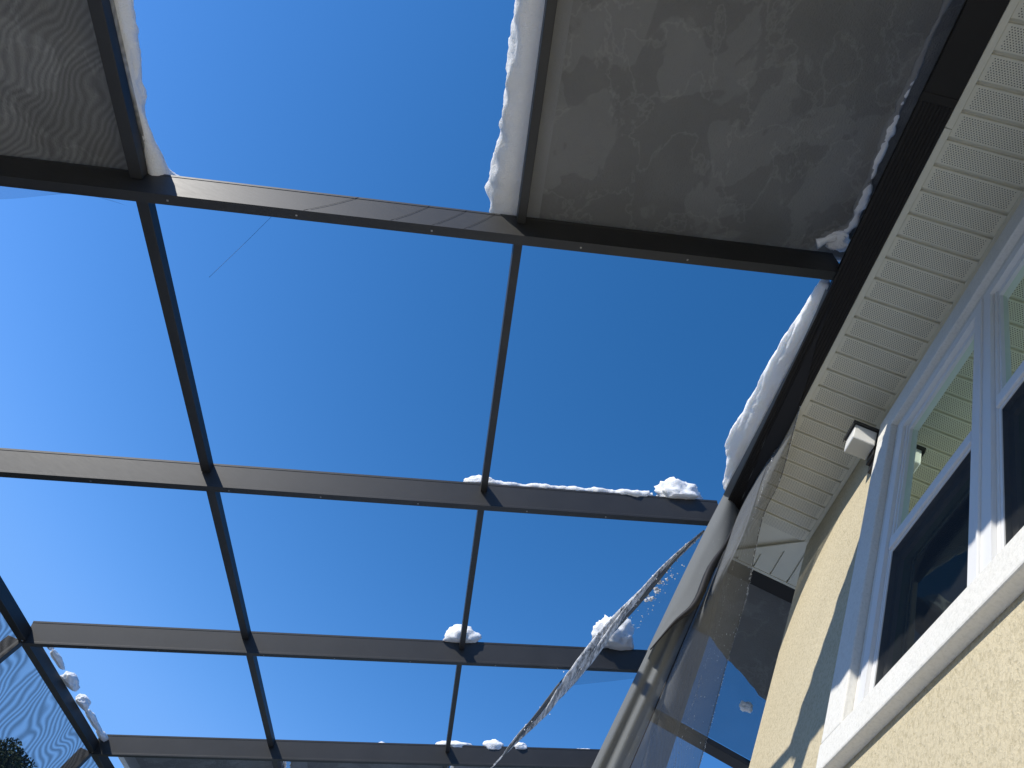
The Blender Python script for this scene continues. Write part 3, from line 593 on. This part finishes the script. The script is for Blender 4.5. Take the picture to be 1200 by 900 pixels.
# folded layers: an upper lap over a lower one, with the crease's shade between them as a black strip
Aleft = [(0.150, 3.72, 4.06), (0.122, 3.80, 3.691), (0.095, 3.80, 3.10), (0.073, 3.80, 2.476), (0.044, 3.80, 1.727), (0.03, 3.8, 1.30)]
Amid = [(0.280, 3.79, 3.90), (0.260, 3.80, 3.355), (0.2375, 3.80, 2.675), (0.2247, 3.80, 2.17), (0.2146, 3.80, 1.828), (0.206, 3.80, 1.43)]
Acr = [(0.279, 3.77, 3.86), (0.256, 3.70, 3.447), (0.222, 3.68, 3.17), (0.213, 3.66, 2.859), (0.140, 3.68, 2.67), (0.078, 3.70, 2.45)]
def mixp(a, b_, t_, dx=0, dy=0): return [tuple(Vector(p).lerp(Vector(q), t_) + Vector((dx, dy, 0))) for p, q in zip(a, b_)]
low = sheet('folded_layer', [Aleft, mixp(Aleft, Amid, 0.2, -0.004, -0.022), mixp(Aleft, Amid, 0.4, 0.003, -0.008), mixp(Aleft, Amid, 0.6, -0.003, -0.026), mixp(Aleft, Amid, 0.8, 0.002, -0.010), Amid], 40, 60, M['screen_thick'], ts, wob=0.006, wf=2.2, seed=3)
Al2 = [tuple(Vector(p) + Vector((-0.004, -0.03, 0))) for p in (cr(Aleft, 0.0), cr(Aleft, 0.14), cr(Aleft, 0.27), cr(Aleft, 0.40), cr(Aleft, 0.52), cr(Aleft, 0.605))]
up_ = sheet('folded_layer', [Al2, mixp(Al2, Acr, 0.33, -0.003, -0.020), mixp(Al2, Acr, 0.66, 0.0, -0.012), Acr], 16, 50, M['screen_thick'], ts, wob=0.006, wf=3, seed=8)
tube('hem_and_crease_shade', [tuple(Vector(p) + Vector((0.004, -0.035, -0.018))) for p in Acr], lambda s: 0.004 + 0.020 * math.sin(math.pi * min(1, s * 1.02)) ** 2, M['rubber_and_shade'], ts, n=50, k=8)  # thick dark strip standing in for shade in the crease
tube('hem_and_crease_shade', [tuple(Vector(p) + Vector((0.002, -0.02, 0))) for p in Amid], 0.0035, M['rubber_and_shade'], ts, n=40, k=6)
# single layer that the soffit shows through
Bright = [(0.315, 2.73, 3.850), (0.338, 2.85, 3.774), (0.400, 3.22, 3.714), (0.406, 3.50, 3.604), (0.504, 3.85, 3.243), (0.528, 3.95, 2.803), (0.569, 4.05, 2.196), (0.587, 4.10, 1.58)]
Bl = [tuple(cr(Amid, t_ / 7)) for t_ in range(8)]
sheet('single_layer', [Bl, mixp(Bl, Bright, 0.35, -0.01, -0.05), mixp(Bl, Bright, 0.7, 0.01, -0.02), Bright], 30, 70, M['screen_thin'], ts, wob=0.012, wf=2.4, seed=5)
B2 = mixp(Bl, Bright, 0.52, -0.004, -0.05)
sheet('single_layer', [[tuple(Vector(p) + Vector((0, -0.012, 0))) for p in Bl], mixp(Bl, Bright, 0.25, -0.006, -0.03), B2], 16, 60, M['screen_mid'], ts, wob=0.010, wf=2.2, seed=11)
tube('hem_and_crease_shade', Bright, 0.0030, M['screen_thin'], ts, n=70, k=6)
# rime on the weave
rng = random.Random(3)
def rime(path, n, name, r0=0.004, spread=0.02):
    parts = []
    for _ in range(n):
        s = rng.random(); p = cr(path, s) + Vector((rng.uniform(-spread, spread), rng.uniform(-spread, spread) - 0.02, rng.uniform(-0.02, 0.02)))
        r = r0 * rng.uniform(0.4, 1.2); l = r * rng.uniform(1, 5)
        V = [p + Vector((r, 0, 0)), p + Vector((-r, 0, 0)), p + Vector((0, r, 0)), p + Vector((0, -r, 0)), p + Vector((0, 0, l)), p + Vector((0, 0, -l))]
        parts.append((V, [(0, 2, 4), (2, 1, 4), (1, 3, 4), (3, 0, 4), (2, 0, 5), (1, 2, 5), (3, 1, 5), (0, 3, 5)]))
    V, F = join(parts); return obj(name, V, F, M['snow'], ts, kind='stuff')
rime(Bright, 330, 'rime', 0.0016, 0.003)
rime(mixp(Bl, Bright, 0.62), 260, 'rime', 0.0016, 0.004)
rime(mixp(Bl, Bright, 0.30)[:5], 90, 'rime', 0.0016, 0.006)
rime([Bright[i] for i in (2, 3, 4)], 110, 'rime', 0.0024, 0.006)
rime(mixp(Bl, Bright, 0.8)[3:], 120, 'rime', 0.0015, 0.06)

# rolled-up screen, twisted into a rope
rp = [(0.114, 4.04, 3.80), (0.0, 4.40, 3.73), (-0.108, 4.82, 3.65), (-0.224, 5.29, 3.56), (-0.325, 5.75, 3.46), (-0.44, 6.33, 3.40), (-0.525, 6.80, 3.37), (-0.672, 7.45, 3.33), (-0.80, 8.10, 3.30), (-0.86, 8.30, 3.24)]
rt = empty('rolled_screen', (-0.3, 6.0, 3.2), 'twisted frosty rope of torn screen stretched below the third beam', 'torn screen')
def rrad(s): return 0.009 + 0.052 * math.sin(math.pi * min(1.0, s / 0.9) ** 1.15) ** 0.9 if s < 0.88 else 0.010
pts = [cr(rp, i / 60) for i in range(61)]
def strand(ph, fr_, m, nm, tw=2.6, off=1.0, n=110):
    P_ = []
    for i in range(n + 1):
        s = i / n; p = cr(rp, s); a = ph + tw * s * math.pi; r = rrad(s) * 0.55 * off
        P_.append(p + Vector((math.cos(a) * r, 0.3 * math.sin(a) * r, math.sin(a) * r)))
    tube(nm, P_, lambda s: max(0.004, rrad(s) * fr_), m, rt, n=n, k=12, lump=0.14, lf=6, seed=ph, flat=0.6)
strand(0.0, 0.55, M['frosted'], 'strand'); strand(2.1, 0.5, M['frosted'], 'strand'); strand(4.2, 0.42, M['screen_thick'], 'strand')
tube('thread', [(-0.80, 8.10, 3.30), (-0.86, 8.30, 3.22), (-0.93, 8.36, 3.12), (-1.0, 8.36, 3.0)], 0.004, M['frosted'], rt, n=14, k=6)
parts = []
for _ in range(200):
    s = rng.random() ** 0.9 * 0.8; p = cr(rp, s) + Vector((rng.gauss(0, 0.5), 0, rng.gauss(0, 0.7))) * rrad(s)
    r = rng.uniform(0.002, 0.007); V = [p + Vector(d_) * r for d_ in ((1, 0, 0), (-1, 0, 0), (0, 1, 0), (0, -1, 0), (0, 0, 2), (0, 0, -1))]
    parts.append((V, [(0, 2, 4), (2, 1, 4), (1, 3, 4), (3, 0, 4), (2, 0, 5), (1, 2, 5), (3, 1, 5), (0, 3, 5)]))
V, F = join(parts); obj('rime', V, F, M['snow'], rt, kind='stuff')
# piece of roof screen between the rope and the gutter
rem = sheet('screen_remnant', [[rp[0], rp[1], rp[2], rp[3], rp[4], rp[5]], [(0.16, 4.05, 3.86), (0.17, 4.4, 3.86), (0.17, 4.8, 3.86), (0.17, 5.3, 3.86), (0.17, 5.8, 3.86), (0.17, 6.3, 3.86)]], 8, 30, M['screen_flap'], None, wob=0.01)
tag(rem, 'triangle of dark screen between the twisted rope and hanging screen', 'torn screen')
parts = []
for _ in range(60):
    x, y = rng.uniform(0, 1), rng.uniform(4.5, 5.5); a = cr(rp, (y - 4.04) / 4.3); p = a.lerp(Vector((0.17, y, 3.86)), 0.12 + 0.45 * x) + Vector((0, 0, 0.01))
    if abs(y - 4.95) < 0.18 and x < 0.5: r = rng.uniform(0.01, 0.028)
    else: r = rng.uniform(0.003, 0.008)
    V = [p + Vector(d_) * r for d_ in ((1, 0, 0), (-1, 0.2, 0), (0, 1.3, 0), (0, -1, 0), (0, 0, 0.8), (0, 0, -0.8))]
    parts.append((V, [(0, 2, 4), (2, 1, 4), (1, 3, 4), (3, 0, 4), (2, 0, 5), (1, 2, 5), (3, 1, 5), (0, 3, 5)]))
V, F = join(parts); cr_ = obj('snow_crumbs', V, F, M['snow'], None, kind='stuff'); tag(cr_, 'scattered snow crumbs caught on the dark screen triangle', 'snow')
# loose flap under the first beam at the left edge
fl = sheet('screen_flap', [[(-2.98, 1.80, 2.02), (-3.10, 1.75, 1.925), (-3.22, 1.75, 1.86)], [(-3.2, 1.78, 1.95), (-3.30, 1.75, 1.83), (-3.35, 1.75, 1.66)], [(-3.9, 1.76, 1.62), (-3.9, 1.75, 1.5), (-3.7, 1.75, 1.28)]], 16, 16, M['screen_flap'], None, wob=0.01)
tag(fl, 'pale loose screen flap hanging under the first beam at left edge', 'torn screen')
# thread shadows built as dark lines on the first beam, a stray thread below
yb = 1.812
def thread(p, q, label):
    t_ = tube('thread_and_shadow_line', [p, ((Vector(p) + Vector(q)) / 2 + Vector((0.005, 0, -0.006))), q], 0.0007, M['rubber_and_shade'], n=8, k=5); tag(t_, label, 'thread', 'stray screen threads')
def onb(x, f_): q = Vector((x, AN[4], ZB0 + S * x)) + e1 * 0 ; q = Vector((0, AN[4], ZB0)) + e1 * (x / e1.x) + e3 * (BD * f_) - e2 * 0.0005; return tuple(q)
thread(onb(-2.06, 0.98), onb(-2.27, 0.02), 'thread shadow built as a fine dark line across the first beam, farthest left of four')
thread(onb(-1.74, 0.98), onb(-1.90, 0.02), 'thread shadow built as a fine dark line across the first beam, second from left')
thread(onb(-1.57, 0.98), onb(-1.72, 0.02), 'thread shadow built as a fine dark line across the first beam, third from left')
thread(onb(-1.44, 0.98), onb(-1.58, 0.02), 'thread shadow built as a fine dark line across the first beam, nearest the right purlin')
thread((-2.503, 1.84, 2.545), (-2.288, 1.84, 1.846), 'fine thread trailing into the sky below the first beam')

# ------------------------------------------------------------------ wall light
wl = empty('wall_light', (0.70, 2.60, 3.44), 'small black wall light with a frosted square glass under the soffit', 'wall light')
V, F = join([(boxv((0.748, XW + 0.0), (2.545, 2.655), (3.43, 3.70)), BF)])
box('backplate', (0.742, XW - 0.0005), (2.545, 2.655), (3.405, 3.69), M['lampmetal'], wl, bevel=0.003)
box('arm', (0.724, 0.7415), (2.555, 2.645), (3.455, 3.66), M['lampmetal'], wl, bevel=0.003)
V = boxv((0.602, 0.722), (2.538, 2.660), (3.512, 3.632)); gs = obj('glass_shade', V, BF, M['lampglass'], wl, bevel=0.005)
V, F = join([(boxv((0.600, 0.7235), (2.532, 2.5375), (3.506, 3.512)), BF)])
m, t, b = mat('lamp_bottom_glass', (0.46, 0.46, 0.42), 0.3, 0.5); M['lampbottom'] = m
box('shade_bottom', (0.607, 0.717), (2.543, 2.655), (3.508, 3.5115), M['lampbottom'], wl, bevel=0.0008)
box('cap', (0.588, 0.7465), (2.524, 2.674), (3.6335, 3.650), M['lampmetal'], wl, bevel=0.002)
box('cap_edge', (0.588, 0.592), (2.526, 2.672), (3.612, 3.6330), M['lampmetal'], wl, bevel=0.001)

# ------------------------------------------------------------------ tree beyond the side wall
tr_ = empty('tree', (-10.5, 16.5, -1.66), 'dark round tree crown behind the lower left wall screen', 'tree')
tube('trunk', [(-10.5, 16.5, -1.7), (-10.45, 16.5, -0.9), (-10.5, 16.5, 0.2)], lambda s: 0.16 - 0.08 * s, M['bark'], tr_, n=10, k=9)
for a in range(5):
    th = a * 1.26; tube('limb', [(-10.48, 16.5, -0.6), (-10.5 + 0.3 * math.cos(th), 16.5 + 0.3 * math.sin(th), 0.1), (-10.5 + 0.6 * math.cos(th), 16.5 + 0.6 * math.sin(th), 0.7)], lambda s: 0.06 - 0.045 * s, M['bark'], tr_, n=8, k=7)
V, F = [], []; rg = random.Random(5)
for _ in range(15000):
    d_ = Vector((rg.gauss(0, 1), rg.gauss(0, 1), rg.gauss(0, 1))).normalized(); rr_ = (0.35 + 0.65 * rg.random() ** 0.5) * (0.97 + 0.14 * noise.noise(d_ * 2.2))
    p = Vector((-10.35, 16.5, 0.75)) + Vector((d_.x * 0.95, d_.y * 0.95, d_.z * 0.92)) * rr_
    a = Vector((rg.gauss(0, 1), rg.gauss(0, 1), rg.gauss(0, 1))).normalized(); b_ = a.orthogonal().normalized(); s = rg.uniform(0.025, 0.045)
    n = len(V); V += [p + a * s, p + b_ * s * 0.5, p - a * s, p - b_ * s * 0.5]; F.append((n, n + 1, n + 2, n + 3))
obj('crown', V, F, M['leaf'], tr_)
